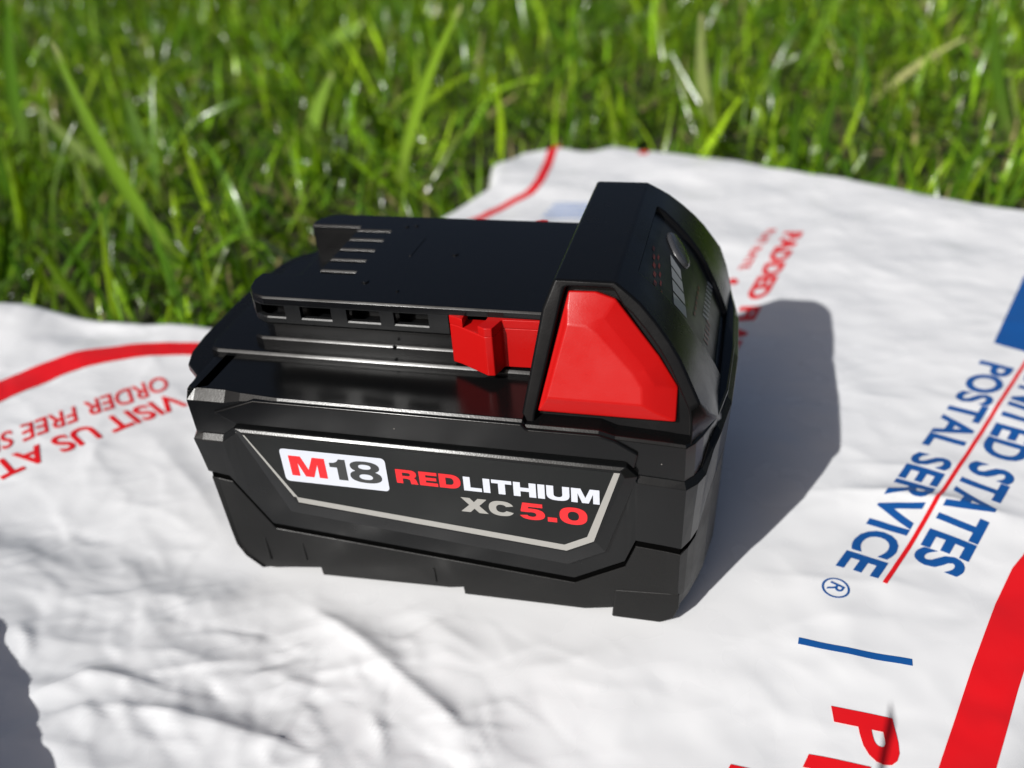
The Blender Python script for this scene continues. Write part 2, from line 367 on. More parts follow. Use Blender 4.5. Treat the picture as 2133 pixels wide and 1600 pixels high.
# ------------------------------------------------------------------ mailer
PRINTS = {
    'postal': [(205.2, 135.2), (154.1, 27.5), (214.3, 132.4)],
    'united': [(172.2, 33.7), (180.5, 29.3), (207.6, 99.2)],
    'redline': [(229.0, 158.7), (217.6, 132.1), (202.0, 95.9), (199.6, 87.8), (186.2, 57.4), (182.4, 55.5), (169.8, 37.4), (164.9, 23.5)],
    'block': [(231.3, 203.1), (211.1, 148.3), (219.7, 143.4)],
    'reg': [(153.4, 19.4), (155.9, 20.2), (153.5, 22.5)],
    'bar': [(144.4, 1.2), (156.7, -0.2), (168.9, -0.7)],
    'P': [(151.6, -15.5), (152.9, -27.5), (162.8, -16.2)],
    'R': [(146.7, -28.3), (141.1, -32.4), (157.5, -29.2)],
    'line2': [(131.1, -33.3), (136.9, -33.3)],
    'stripeL': [(204.4, 49.5), (199.2, 39.5), (195.9, 34.5), (189.9, 21.6), (181.5, 0.6), (176.2, -13.5), (171.2, -26.6)],
    'padded': [(142.3, 236.1), (124.2, 157.6), (149.3, 237.0)],
    'flat': [(134.4, 239.0), (123.4, 196.8), (138.2, 240.1)],
    'dot': [(121.9, 186.5)],
    'visit': [(-60.3, 69.6), (-92.8, 19.8), (-52.4, 65.1)],
    'order': [(-69.7, 79.2), (-100.7, 34.3), (-63.2, 72.0)],
    'arcT': [(-127.7, 56.2), (-124.4, 63.0), (-118.1, 74.1), (-107.7, 85.9), (-91.3, 94.9), (-72.1, 101.3), (-56.4, 104.9)],
    'arcB': [(-117.9, 44.7), (-114.7, 51.2), (-109.3, 62.4), (-100.2, 75.1), (-85.4, 85.9), (-68.6, 92.8), (-52.5, 97.2)],
    'back': [(15.6, 374.7), (13.6, 362.9), (18.3, 308.3), (18.3, 279.0), (9.8, 262.0), (2.1, 245.1)],
    'backdash': [(67.4, 371.6), (67.2, 334.1)],
    'bluepatch': [(33.0, 267.9), (45.2, 267.9), (49.7, 248.8), (38.4, 247.2)]
}
GX0, GY0, GSTEP, GNX, GNY = -222.0, -156.0, 1.0, 548, 516
_gx, _gy = np.meshgrid(GX0 + GSTEP * np.arange(GNX), GY0 + GSTEP * np.arange(GNY))
GZ = mailer_height(_gx, _gy)
def sheet_z(x, y):
    fx = np.clip((np.asarray(x) - GX0) / GSTEP, 0, GNX - 1.001); fy = np.clip((np.asarray(y) - GY0) / GSTEP, 0, GNY - 1.001)
    i = fx.astype(int); j = fy.astype(int); u = fx - i; v = fy - j
    return (GZ[j, i] * (1 - u) + GZ[j, i + 1] * u) * (1 - v) + (GZ[j + 1, i] * (1 - u) + GZ[j + 1, i + 1] * u) * v
mailer = bpy.data.objects.new('padded_mailer', None); COL.objects.link(mailer)
tag(mailer, 'white plastic padded mailing envelope with red and blue print under the battery', 'mailer')
def build_sheet():
    e, bx, by = edge_distance(_gx, _gy)
    keep = e > 0
    near = np.zeros_like(keep)
    for dy in (-1, 0, 1):
        for dx in (-1, 0, 1): near |= np.roll(np.roll(keep, dy, 0), dx, 1)
    px = np.where(keep, _gx, bx); py = np.where(keep, _gy, by)
    idx = -np.ones(keep.shape, int); use = near; idx[use] = np.arange(use.sum())
    X, Y = px[use], py[use]; Z = np.where(keep[use], GZ[use], mailer_height(X, Y))
    co = np.stack([X, Y, Z], 1) * MM
    a, b, c, d = idx[:-1, :-1], idx[:-1, 1:], idx[1:, 1:], idx[1:, :-1]
    ok = (keep[:-1, :-1] | keep[:-1, 1:] | keep[1:, 1:] | keep[1:, :-1]) & (a >= 0) & (b >= 0) & (c >= 0) & (d >= 0)
    q = np.stack([a[ok], b[ok], c[ok], d[ok]], 1)
    me = bpy.data.meshes.new('sheet'); me.from_pydata(co.tolist(), [], q.tolist()); me.validate(); me.update()
    me.polygons.foreach_set('use_smooth', np.ones(len(me.polygons), bool))
    me.materials.append(M_MAILER)
    o = link('sheet', me, mailer)
    s = o.modifiers.new('solid', 'SOLIDIFY'); s.thickness = .0009; s.offset = -1
    return o
build_sheet()
# lower half of the envelope, so that it is not a bare skin from the side
nO = len(OUTLINE)
_cx, _cy = sum(p[0] for p in OUTLINE) / nO, sum(p[1] for p in OUTLINE) / nO
lo = []
for k, (s, z) in enumerate([(.995, -8.2), (.985, -12.5), (.96, -15)]):
    lo.append([(_cx + (x - _cx) * s, _cy + (y - _cy) * s, z) for x, y in OUTLINE])
loft('back_sheet', lo, M_MAILER, mailer, caps=(False, True), smooth=True)

def drape(name, tris2d, mat, parent, lift=.22, grid=1.6):
    """lay flat print (list of polygons in sheet millimetres) on the sheet"""
    bm = bmesh.new()
    for poly in tris2d:
        vs = [bm.verts.new((x, y, 0)) for x, y in poly]
        try: bm.faces.new(vs)
        except ValueError: pass
    bmesh.ops.remove_doubles(bm, verts=bm.verts, dist=1e-4)
    xs = [v.co.x for v in bm.verts]; ys = [v.co.y for v in bm.verts]
    for ax, lo_, hi_ in ((0, min(xs), max(xs)), (1, min(ys), max(ys))):
        c = math.ceil(lo_ / grid) * grid
        while c < hi_:
            p = Vector((0, 0, 0)); p[ax] = c; nrm = Vector((0, 0, 0)); nrm[ax] = 1
            bmesh.ops.bisect_plane(bm, geom=bm.verts[:] + bm.edges[:] + bm.faces[:], plane_co=p, plane_no=nrm)
            c += grid
    X = np.array([v.co.x for v in bm.verts]); Y = np.array([v.co.y for v in bm.verts])
    Z = sheet_z(X, Y) + lift
    for v, z in zip(bm.verts, Z): v.co = (v.co.x * MM, v.co.y * MM, z * MM)
    for f in bm.faces:
        f.normal_update()
        if f.normal.z < 0: f.normal_flip()
        f.smooth = True
    me = bpy.data.meshes.new(name); bm.to_mesh(me); bm.free(); me.materials.append(mat)
    return link(name, me, parent)
def curve_polys(cu):
    o = bpy.data.objects.new('tmp', cu); COL.objects.link(o)
    dg = bpy.context.evaluated_depsgraph_get(); me = bpy.data.meshes.new_from_object(o.evaluated_get(dg))
    polys = [[(me.vertices[i].co.x, me.vertices[i].co.y) for i in p.vertices] for p in me.polygons]
    bpy.data.objects.remove(o); bpy.data.meshes.remove(me)
    return polys
def text_polys(s, bold=.0, spacing=1.0):
    cu = bpy.data.curves.new('txt', 'FONT'); cu.body = s; cu.size = 1.0; cu.offset = bold; cu.resolution_u = 4; cu.space_character = spacing; cu.fill_mode = 'FRONT'
    return curve_polys(cu)
def bbox(polys):
    xs = [x for p in polys for x, _ in p]; ys = [y for p in polys for _, y in p]
    return min(xs), max(xs), min(ys), max(ys)
CAPB = bbox(text_polys('H'))
def place_text(name, s, base0, base1, cap0, mat, bold=.012, spacing=1.0, prefix=None):
    polys = text_polys(s, bold, spacing); x0, x1, _, _ = bbox(polys)
    if prefix: x1 = bbox(text_polys(prefix, bold, spacing))[1]
    y0, y1 = CAPB[2], CAPB[3]
    U = np.subtract(base1, base0); V = np.subtract(cap0, base0)
    out = []
    for p in polys:
        out.append([tuple(np.add(base0, U * ((x - x0) / (x1 - x0)) + V * ((y - y0) / (y1 - y0)))) for x, y in p])
    return drape(name, out, mat, mailer)
P = PRINTS
place_text('blue_lettering', 'POSTAL SERVICE', P['postal'][0], P['postal'][1], P['postal'][2], M_MBLUE, .028)
# the upper line ends where measured and has the same slant
_d = np.subtract(P['postal'][0], P['postal'][1]); _d = _d / np.hypot(*_d); _n = np.array([-_d[1], _d[0]]) * -1
_e = np.array(P['united'][0])
place_text('blue_lettering', 'UNITED STATES', tuple(_e + _d * 109 + _n * .6), tuple(_e + _n * .6), tuple(_e + _d * 109 + _n * 11.4), M_MBLUE, .03)
def smooth_line(pts, k=8):
    p = [np.array(q, float) for q in pts]; p = [2 * p[0] - p[1]] + p + [2 * p[-1] - p[-2]]; out = []
    for i in range(1, len(p) - 2):
        for t in np.linspace(0, 1, k, endpoint=False):
            a, b, c, d = p[i - 1:i + 3]
            out.append(tuple(.5 * (2 * b + (c - a) * t + (2 * a - 5 * b + 4 * c - d) * t * t + (3 * b - a - 3 * c + d) * t ** 3)))
    return out + [tuple(p[-2])]
def strip(a, b):
    return [[a[i], a[i + 1], b[i + 1], b[i]] for i in range(len(a) - 1)]
def ribbon(pts, w):
    p = np.array(pts, float); t = np.gradient(p, axis=0); t /= np.hypot(t[:, 0], t[:, 1])[:, None]
    n = np.stack([-t[:, 1], t[:, 0]], 1); return strip([tuple(q) for q in p + n * w / 2], [tuple(q) for q in p - n * w / 2])
_p0 = np.array(P['postal'][1]); drape('red_rule', ribbon([tuple(_p0 + _n * 11.7 + _d * k) for k in (1, 30, 60, 90, 120, 150)], 1.1), M_MRED, mailer)
drape('blue_divider', ribbon(P['bar'], 1.9), M_MBLUE, mailer)
_b = [np.array(q) for q in P['block']]
_u = _b[2] - _b[1]; _v = _b[0] - _b[1]
drape('blue_logo_block', [[tuple(_b[1]), tuple(_b[1] + _u * 2.6), tuple(_b[1] + _u * 2.6 + _v), tuple(_b[1] + _v)]], M_MBLUE, mailer)
# registered mark
_c = np.array(P['reg'][0]); _r = 3.3
ring = [(_c + np.array([math.cos(a), math.sin(a)]) * _r, _c + np.array([math.cos(a), math.sin(a)]) * (_r - .5)) for a in np.linspace(0, 2 * math.pi, 33)]
drape('registered_mark', strip([tuple(a) for a, _ in ring], [tuple(b) for _, b in ring]), M_MBLUE, mailer)
_rd = -_d * 3.0; _ru = _n * 3.4
place_text('registered_letter', 'R', tuple(_c - _rd / 2 - _ru / 2), tuple(_c + _rd / 2 - _ru / 2), tuple(_c - _rd / 2 + _ru / 2), M_MBLUE, .01)
# big red lettering at the near edge
place_text('red_headline', 'P', P['P'][0], P['P'][1], P['P'][2], M_MRED, .035)
_s = np.subtract(P['R'][0], P['P'][0]); _h = np.subtract(P['P'][2], P['P'][0])
_q = np.array(P['R'][0], float)
place_text('red_headline', 'RIORITY', tuple(_q), tuple(_q + _s / np.hypot(*_s) * 78), tuple(_q + _h * .98), M_MRED, .035)
_q = np.array(P['line2'][0], float)
place_text('red_headline', 'MAIL', tuple(_q + np.array([0, -.6])), tuple(_q + np.array([0, -.6]) + _s / np.hypot(*_s) * 50), tuple(_q + np.array([0, -.6]) + _h * .8), M_MRED, .035)
# printed red border at the right
sl = [np.array(q) for q in P['stripeL']]; sl.append(sl[-1] + (sl[-1] - sl[-3]) * 2)
sr = [q + _n * 9.6 for q in sl]
drape('red_border', strip([tuple(q) for q in sl], [tuple(q) for q in sr]), M_MRED, mailer)
place_text('red_lettering', 'PADDED FLAT', P['padded'][0], P['padded'][1], P['padded'][2], M_MRED, .045, 1.0, 'PADDED F')
place_text('red_lettering', 'FLAT RATE', P['flat'][0], P['flat'][1], P['flat'][2], M_MRED, .03)
_c = np.array(P['dot'][0])
drape('red_dot', [[tuple(_c + 1.9 * np.array([math.cos(a), 1.5 * math.sin(a)])) for a in np.linspace(0, 2 * math.pi, 20)[:-1]]], M_MRED, mailer)
place_text('red_lettering', 'VISIT US AT', P['visit'][0], P['visit'][1], P['visit'][2], M_MRED, .022)
place_text('red_lettering', 'ORDER FREE SUPPLIES', P['order'][0], P['order'][1], P['order'][2], M_MRED, .012, 1.0, 'ORDER FREE S')
drape('red_border', strip(smooth_line(P['arcT']), smooth_line(P['arcB'])), M_MRED, mailer)
drape('red_border', ribbon(smooth_line(P['back'][1:] + [(-4, 232)]), 5.0), M_MRED, mailer)
drape('red_border', ribbon([(68.5, 345), (68, 340), (67, 334)], 5.0), M_MRED, mailer)
for k in range(5):
    y_ = 246 + k * 5.2 - k * k * .3
    drape('blue_line', ribbon([(30.5 + k * .6, y_), (41, y_ + .8), (52, y_ + 1.0)], 1.9 - k * .25), M_MPALEBLUE, mailer)

# ------------------------------------------------------------------ the battery
battery = bpy.data.objects.new('tool_battery', None); COL.objects.link(battery)
tag(battery, 'black cordless tool battery pack with red release buttons and M18 label', 'battery')
YC = 43.7
SEAM = [(-1.5, 32.6), (0, 32.4), (5.8, 31.4), (14.2, 16.6), (56, 13.4), (91.9, 10.6), (104, 18.2), (106.5, 25.2), (117, 24.2)]
PART = [(-1.5, 45.6), (0, 45.6), (7.4, 45.6), (11.6, 48.6), (104.6, 48.3), (107.0, 45.6), (117, 45.0)]
LEDGE = [(-1.5, 57.4), (0, 57.4), (81.9, 57.4), (82.6, 56.2), (98.5, 56.2), (102, 55.2), (117, 54.5)]
BOT = [(-1.5, .6), (6, .6), (14, 1.6), (24.0, 2.8), (24.1, .2), (59.4, 1.8), (63.1, 2.6), (63.2, .2), (94, .8), (101.2, 2.4), (101.3, -.5), (117, 0)]
xs = sorted({round(a, 3) for t in (SEAM, PART, LEDGE, BOT) for a, _ in t if a >= 0} | {2.0, 4.0, 10, 30, 45, 75, 110, 113.5})
RIGHT = [(119, 2.6, 25.0, 44.9, 54.4), (120.4, 5.6, 26.0, 45.2, 54.4), (121.6, 9, 32, 49.5, 54.4), (122.9, 13, 36.8, 51.5, 54.3), (124.6, 24, 38, 52, 54.2)]
per = [(x, 0.0, interp(SEAM, x), interp(PART, x), interp(LEDGE, x), interp(BOT, x)) for x in xs]
per += [(x, y, s, p, l, 0.0) for x, y, s, p, l in RIGHT]
half = [(-1.6, 24.0, 32.6, 45.3, 57.4, .6), (-1.2, 3.0, 32.6, 45.3, 57.4, .6)] + per
mirror = [(x, 2 * YC - y, s, p, l, b) for x, y, s, p, l, b in half[::-1]]
PER = half + [(125.2, YC, 38, 52, 54.2, 0.0)] + mirror
NP_ = len(PER)
def normal_in(i):
    a = np.array(PER[(i - 1) % NP_][:2]); b = np.array(PER[(i + 1) % NP_][:2]); t = b - a
    n = np.array([-t[1], t[0]]); return n / np.hypot(*n)
NIN = [normal_in(i) for i in range(NP_)]
def column(i, prof):
    return [(PER[i][0] + NIN[i][0] * d, PER[i][1] + NIN[i][1] * d, z) for d, z in prof]
def round_ends(v):
    x, y, z = v
    if z < 10.5:
        k = max(0.0, 1 - max(z, 0) / 10.5)
        x += k ** 2.4 * 7.5 * max(0.0, 1 - (x + 1.6) / 26)
        x -= k ** 3 * 7.0 * max(0.0, 1 - (125.2 - x) / 26)
    return (x, y, z)
def band(name, profile, mat, cap_bottom=False, cap_top=False, deform=None, **k):
    loops = list(zip(*[column(i, profile(i)) for i in range(NP_)]))
    if deform: loops = [[deform(v) for v in l] for l in loops]
    V = [v for l in loops for v in l]; F = []
    for j in range(len(loops) - 1):
        for i in range(NP_):
            F.append([j * NP_ + i, j * NP_ + (i + 1) % NP_, (j + 1) * NP_ + (i + 1) % NP_, (j + 1) * NP_ + i])
    h = len(half)
    def cap(j):
        o = j * NP_
        for i in range(h - 1):
            a, b = i, i + 1; c, d = NP_ - 1 - b, NP_ - 1 - a
            F.append([o + a, o + b, o + c, o + d])
        F.append([o + h - 1, o + h, o + h + 1])
    if cap_bottom: cap(0)
    if cap_top: cap(len(loops) - 1)
    return mesh_obj(name, V, F, mat, battery, **k)
def draft(z): return 1.9 * (1 - z / 50.0)
def lower_prof(i):
    zb, zt = PER[i][5], PER[i][2] - .85
    pr = [(7, zb), (draft(0) + .35, zb), (draft(0) + .05, zb + .3)]
    for f in (.12, .25, .4, .6, .8):
        z = zb + .3 + (zt - .3 - zb - .3) * f; pr.append((draft(z), z))
    return pr + [(draft(zt), zt - .12), (draft(zt) + .1, zt), (6, zt)]
band('lower_shell', lower_prof, M_LOWER, cap_bottom=True, deform=round_ends, bevel=0.0)
def core_prof(i):
    d = draft(PER[i][2]) + .35; return [(d, PER[i][2] - 1.5), (d, PER[i][2] + 1.5)]
band('seam_shade_band', core_prof, M_SEAMSHADE)  # matt black band stands in for the shade deep inside the seam
def mid_prof(i):
    zb, zt = PER[i][2] + .85, PER[i][3]
    d0, d1 = draft(zb) - .35, -.75
    return [(6, zb), (d0 + .9, zb), (d0 + .35, zb + .1), (d0, zb + .55), (d1 + (d0 - d1) * .5, (zb + zt) / 2), (d1, zt - 1.5), (d1 + .10, zt - 1.32), (d1 + 1.12, zt - .06), (d1 + 1.3, zt + .02), (5, zt + .02)]
band('middle_shell', mid_prof, M_SHELL)
def cover_prof(i):
    zb, zt = PER[i][3], PER[i][4]; c = .42 + 1.5 * max(0.0, min(1.0, (19 - PER[i][0]) / 9.0)) * (1 if PER[i][1] < 2 else .3)
    return [(5, zb - 1), (.55, zb - .4), (.45, zb + .3), (.3, zt - 1.235 * c - .2), (.34, zt - 1.235 * c), (.34 + c, zt - .03), (.6 + c, zt), (6, zt)]
band('upper_cover', cover_prof, M_COVER, cap_top=True)
def mir(pts): return [(x, 2 * YC - y, z) for x, y, z in pts]

# raised panel on the cover, and the sloped boss that carries the label (both long sides)
PANEL = [(18, 56.75), (6.6, 52.4), (11.9, 49.5), (104.2, 49.2), (106.2, 47.4), (107, 51.6), (102, 54.55), (98.5, 55.55), (83.0, 55.5), (82.0, 56.75)]
BOSS_OUT = [(11.7, 49.15), (104.6, 48.75), (107.0, 46.0), (99.8, 23.2), (90.8, 17.9), (21.2, 24.2)]
BOSS_IN = [(13.9, 49.15), (103.4, 48.75), (104.4, 46.6), (97.9, 26.9), (91.2, 22.9), (24.4, 28.3)]
for sgn in (1, -1):
    Yf = (lambda y: y) if sgn == 1 else (lambda y: 2 * YC - y)
    extrude('cover_panel', [(x, Yf(3), z) for x, z in PANEL], (0, -3.35 * sgn, 0), M_COVER, battery, bevel=.45, seg=3)
    yb, yf = -.75, -1.95
    back = [(x, Yf(2.5), z) for x, z in BOSS_OUT]; a = [(x, Yf(-1.35 if k < 2 else yb), z) for k, (x, z) in enumerate(BOSS_OUT)]
    # top edge carries the bevel that catches the sun
    def lower_top(q, dz): return [(x, y, z - (dz if k < 2 else (dz * .5 if k == 2 else 0))) for k, (x, y, z) in enumerate(q)]
    b = lower_top([(x, Yf(yf), z) for x, z in BOSS_IN], .74)
    loft('label_boss', [back, a, b], M_SHELL, battery, caps=(True, True), bevel=.14, seg=2, angle=14)

# lower shell details: thin ribs and foot pads on the near side
for x, z0, z1 in ((20.2, 5.5, 11.5), (55.6, 3.6, 8.4), (9.6, 4, 12)):
    mesh_obj('rib', *boxvf(x, x + .55, draft(8) - .25, draft(8) + 2, z0, z1), M_LOWER, battery, bevel=.12)
padp = [(100.8, .1), (112.5, .2), (115.6, 2.2), (116.8, 6.0), (116.8, 10.4), (101.5, 9.2)]
extrude('foot_pad', [(x, 3, z) for x, z in padp], (0, -1.65, 0), M_LOWER, battery, bevel=.4)

# ---- rear flange and the stepped base of the rails
FL = [(0, 1.2), (-1.2, 8.2), (-6.2, 12.6), (-8.4, 18.2), (-9.4, 26), (-10, YC)]
fl = FL + [(x, 2 * YC - y) for x, y in FL[-2::-1]] + [(14, 2 * YC - 6), (14, 6)]
extrude('rear_flange', [(x, y, 54.7) for x, y in fl], (0, 0, 2.3), M_TOP, battery, bevel=.5)
def sym(pts): return pts + [(x, 2 * YC - y) for x, y in pts[::-1]]
chamfer_prism('rail_base', sym([(86, 17.0), (0, 17.0), (-2.2, 18.0), (-3.4, 22)]), 56, 59.0, .75, M_RAIL, battery)
chamfer_prism('rail_base', sym([(86, 20.7), (11, 20.7), (8.6, 21.8)]), 58, 61.3, .65, M_RAIL, battery)
extrude('rail_web', [(x, y, 60) for x, y in sym([(86, 22.2), (14, 22.2), (11.5, 24)])], (0, 0, 6.8), M_RAIL, battery, bevel=.3)
# ---- rail top plate with the contact slots
yn = [33.2, 39.7, 45.9, 52.2, 58.1]
plan = [(84.5, 18.5), (15.2, 18.5), (11.6, 20.0), (9.4, 23), (8.5, 27), (8.9, 31.0), (23.2, 31.0)]
for y in yn: plan += [(23.2, y - .75), (32.8, y - .75), (32.8, y + .75), (23.2, y + .75)]
plan += [(23.2, 61.0), (8.9, 61.0), (8.5, 63), (9.6, 66), (12, 68.2), (15.2, 68.9), (84.5, 68.9)]
chamfer_prism('rail_plate', plan, 71.9, 73.8, .50, M_RAIL, battery, .81, .06)
# blades between the slots and the inner core
mesh_obj('contact_block', *merge([boxvf(34, 83, 24.5, 63, 61, 71.95), boxvf(23.8, 34.2, 31.5, 60.7, 58, 62)] +
         [boxvf(23.4, 34.2, a + .95, b - .95, 60, 71.95) for a, b in zip([30.0] + yn, yn + [61.5])]), M_RAIL, battery)
extrude('rail_inner', [(x, y, 57) for x, y in [(9.2, 30.9), (9.0, 27.5), (11, 25), (24, 24.5), (24, 30.9)]], (0, 0, 14.95), M_RAIL, battery)
extrude('rail_inner', [(x, y, 56) for x, y in [(9.0, 61.08), (8.75, 63), (9.8, 65.8), (12.2, 67.8), (24, 68.3), (24, 61.08)]], (0, 0, 15.95), M_RAIL, battery, bevel=.2)
# ---- rail side wall with the four openings (near side and far side)
PATH = [(8.9, 31.0), (8.6, 27), (9.5, 23), (11.7, 20.1), (14.0, 18.9), (15.2, 18.6), (20.2, 18.6), (24.2, 18.6), (32.2, 18.6), (36.1, 18.6), (44.5, 18.6), (47.9, 18.6), (56.4, 18.6), (61.2, 18.6)]
holes = {3, 4, 5, 7, 9, 11}
def side_wall(flip):
    V, F = [], []
    path = [(8.9, 26.3), (8.9, 24.8), (9.6, 22.6)] + PATH[3:] if flip else PATH
    def quad(*p):
        p = [(x, 2 * YC - y, z) if flip else (x, y, z) for x, y, z in p]; F.append([len(V) + i for i in range(4)]); V.extend(p)
    def inn(i, d):
        a = np.array(path[max(i - 1, 0)]); b = np.array(path[min(i + 1, len(path) - 1)]); t = b - a; t = t / np.hypot(*t)
        return (path[i][0] - t[1] * d, path[i][1] + t[0] * d)
    za, zb, zc, zd = 66.2, 68.1, 71.6, 72.0
    for i in range(len(path) - 1):
        p, q = path[i], path[i + 1]; pi, qi = inn(i, 1.4), inn(i + 1, 1.4); ps, qs = inn(i, .275), inn(i + 1, .275)
        pl, ql = inn(i, .5), inn(i + 1, .5)
        quad((*pl, za), (*ql, za), (*q, za + .7), (*p, za + .7)); quad((*p, za + .7), (*q, za + .7), (*q, zb), (*p, zb)); quad((*p, zc), (*q, zc), (*q, zd), (*p, zd))
        pb, qb = inn(i, 5), inn(i + 1, 5)
        quad((*pl, za), (*ql, za), (*qb, za), (*pb, za))
        if i not in holes:
            quad((*p, zb), (*q, zb), (*q, zc), (*p, zc))
        else:
            quad((*p, zb), (*q, zb), (*qs, zb + .34), (*ps, zb + .34)); quad((*ps, zb + .34), (*qs, zb + .34), (*qi, zb + .36), (*pi, zb + .36))
            quad((*p, zc), (*q, zc), (*qi, zc), (*pi, zc))
            if i - 1 not in holes: quad((*p, zb), (*pi, zb), (*pi, zc), (*p, zc))
            if i + 1 not in holes: quad((*q, zb), (*qi, zb), (*qi, zc), (*q, zc))
    return V, F
mesh_obj('rail_side', *side_wall(False), M_RAILSIDE, battery)
mesh_obj('rail_side', *side_wall(True), M_RAILSIDE, battery)
# small moulded marks on the plate
def disc(name, cx, cy, z, r, h, mat, n=14, bevel=.08):
    return extrude(name, [(cx + r * math.cos(2 * math.pi * k / n), cy + r * math.sin(2 * math.pi * k / n), z) for k in range(n)], (0, 0, h), mat, battery, bevel=bevel)
for x, y, r in ((54.9, 46.1, .9), (37.4, 28.8, .9), (36.6, 61.8, .55), (39.0, 62.6, .55), (47, 25, .4)): disc('mould_mark', x, y, 73.6, r, .5, M_RAIL)
extrude('mould_mark', [(43.2, 44, 73.7), (43.9, 44, 73.7), (44.2, 55, 73.7), (43.5, 55, 73.7)], (0, 0, .25), M_RAIL, battery, bevel=.06)
disc('mould_mark', 46, 20.5, 60.5, .35, .95, M_RAIL)

# ---- front housing
def ys(z): return 2.5 + (z - 57) * (12.5 / 27)
PROF = [(87.0, 84.0), (100, 84), (103.5, 81.7), (105.6, 80.2), (109, 76.9), (112, 73.5), (114.5, 70.1), (116.7, 66.3), (119, 62.2), (121, 58), (122.4, 54.6), (123.4, 51)]
O = [(81.0, 54.0), (81.4, 57.6), (84.7, 78)] + PROF
def inset_pt(i, d):
    a = np.array(O[i - 1]); b = np.array(O[min(i + 1, len(O) - 1)]); t = b - a; t /= np.hypot(*t); return (O[i][0] + t[1] * d, O[i][1] - t[0] * d)
I = [(84.2, 54.0), (84.4, 57.6), (88.6, 78.6), (89.7, 82.7), (99.6, 82.7)] + [inset_pt(i, 2.7) for i in range(5, len(O))]
I[-1] = (117.6, 54.0); I[-2] = (117.6, 56.5); I[-3] = (117.3, 58.8)
nO_ = len(O)
def housing():
    V, F = [], []
    def add(p): V.append(p); return len(V) - 1
    PY = [(0, 0), (117, .2), (119, 2.8), (120.4, 5.8), (121.6, 9.2), (122.9, 13.2), (124.6, 24)]
    def ye(x, z): return max(ys(z), interp(PY, x))
    near_o = [add((x, ye(x, z), z)) for x, z in O]; far_o = [add((x, 2 * YC - ye(x, z), z)) for x, z in O]
    for sgn, oo in ((1, near_o), (-1, far_o)):
        Yf = (lambda y: y) if sgn == 1 else (lambda y: 2 * YC - y)
        io = [add((x, Yf(ys(z)), z)) for x, z in I]; ib = [add((x, Yf(ys(z) + 3.2), z)) for x, z in I]
        for k in range(nO_ - 1):
            F.append([oo[k], oo[k + 1], io[k + 1], io[k]]); F.append([io[k], io[k + 1], ib[k + 1], ib[k]])
        F.append(ib[:])
    for k in range(nO_ - 1):
        x0, z0 = O[k]; x1, z1 = O[k + 1]
    # front with the recess for the gauge
    YA, YB = 25.2, 2 * YC - 25.2
    def ya(x): return YA if x < 116 else YA + (x - 116) * .55
    ra = [add((O[k][0], ya(O[k][0]), O[k][1])) for k in range(5, nO_ - 1)]; rb = [add((O[k][0], 2 * YC - ya(O[k][0]), O[k][1])) for k in range(5, nO_ - 1)]
    def deep(k, d=1.5):
        a = np.array(O[k - 1]); b = np.array(O[k + 1]); t = b - a; t /= np.hypot(*t); return (O[k][0] + t[1] * d, O[k][1] - t[0] * d)
    da, db = [], []
    for k in range(5, nO_ - 1):
        X, Z = deep(k); da.append(add((X, ya(O[k][0]) + .3, Z))); db.append(add((X, 2 * YC - ya(O[k][0]) - .3, Z)))
    for j, k in enumerate(range(5, nO_ - 2)):
        F.append([near_o[k], near_o[k + 1], ra[j + 1], ra[j]]); F.append([far_o[k], far_o[k + 1], rb[j + 1], rb[j]])
        F.append([ra[j], ra[j + 1], da[j + 1], da[j]]); F.append([rb[j], rb[j + 1], db[j + 1], db[j]])
        F.append([da[j], da[j + 1], db[j + 1], db[j]])
    F.append([ra[0], rb[0], db[0], da[0]]); F.append([ra[-1], rb[-1], db[-1], da[-1]])
    for k in range(4): F.append([near_o[k], near_o[k + 1], far_o[k + 1], far_o[k]])
    F.append([near_o[4], near_o[5], ra[0], rb[0], far_o[5], far_o[4]])
    F.append([near_o[nO_ - 2], near_o[nO_ - 1], far_o[nO_ - 1], far_o[nO_ - 2], rb[-1], ra[-1]])
    return V, [f for f in F if f]
_V, _F = housing()
mesh_obj('front_housing', _V, _F, M_TOP, battery, bevel=1.0, seg=4, angle=32)
# ---- gauge film in the recess
def on_front(x, y, d):
    """point on the recessed front, d proud of the recess floor"""
    xsn = [p[0] for p in PROF]; zsn = [p[1] for p in PROF]
    z = float(np.interp(x, xsn, zsn)); z2 = float(np.interp(x + .5, xsn, zsn)); z1 = float(np.interp(x - .5, xsn, zsn))
    t = np.array([1.0, z2 - z1]); t /= np.hypot(*t); n = np.array([-t[1], t[0]])
    return (x + n[0] * (d - 1.5), y, z + n[1] * (d - 1.5))
def front_patch(name, quads, mat, parent, d, nx=10):
    V, F = [], []
    for q in quads:   # q: four (x, y) corners, in order
        (a, b, c, e) = [np.array(p, float) for p in q]
        base = len(V)
        for i in range(nx + 1):
            f = i / nx; l = a + (e - a) * f; r = b + (c - b) * f
            V.append(on_front(*l, d)); V.append(on_front(*r, d))
        for i in range(nx): F.append([base + 2 * i, base + 2 * i + 1, base + 2 * i + 3, base + 2 * i + 2])
    return mesh_obj(name, V, F, mat, parent, smooth=True)
gauge = front_patch('gauge_film', [[(104.0, 26.0), (104.0, 61.4), (116, 61.4), (116, 26.0)], [(116, 26.0), (116, 61.4), (121.9, 58.4), (121.9, 29)]], M_STICK, battery, .2, 14)
for k in range(4):
    def LL(q): return (109.3 + .72 * q, 47.1 - 4.9 * q)
    def RR(q): return (112.0 + .80 * q, 45.2 - 4.1 * q)
    front_patch('gauge_light', [[LL(k), RR(k), RR(k + .84), LL(k + .84)]], M_LED, gauge, .32, 3)
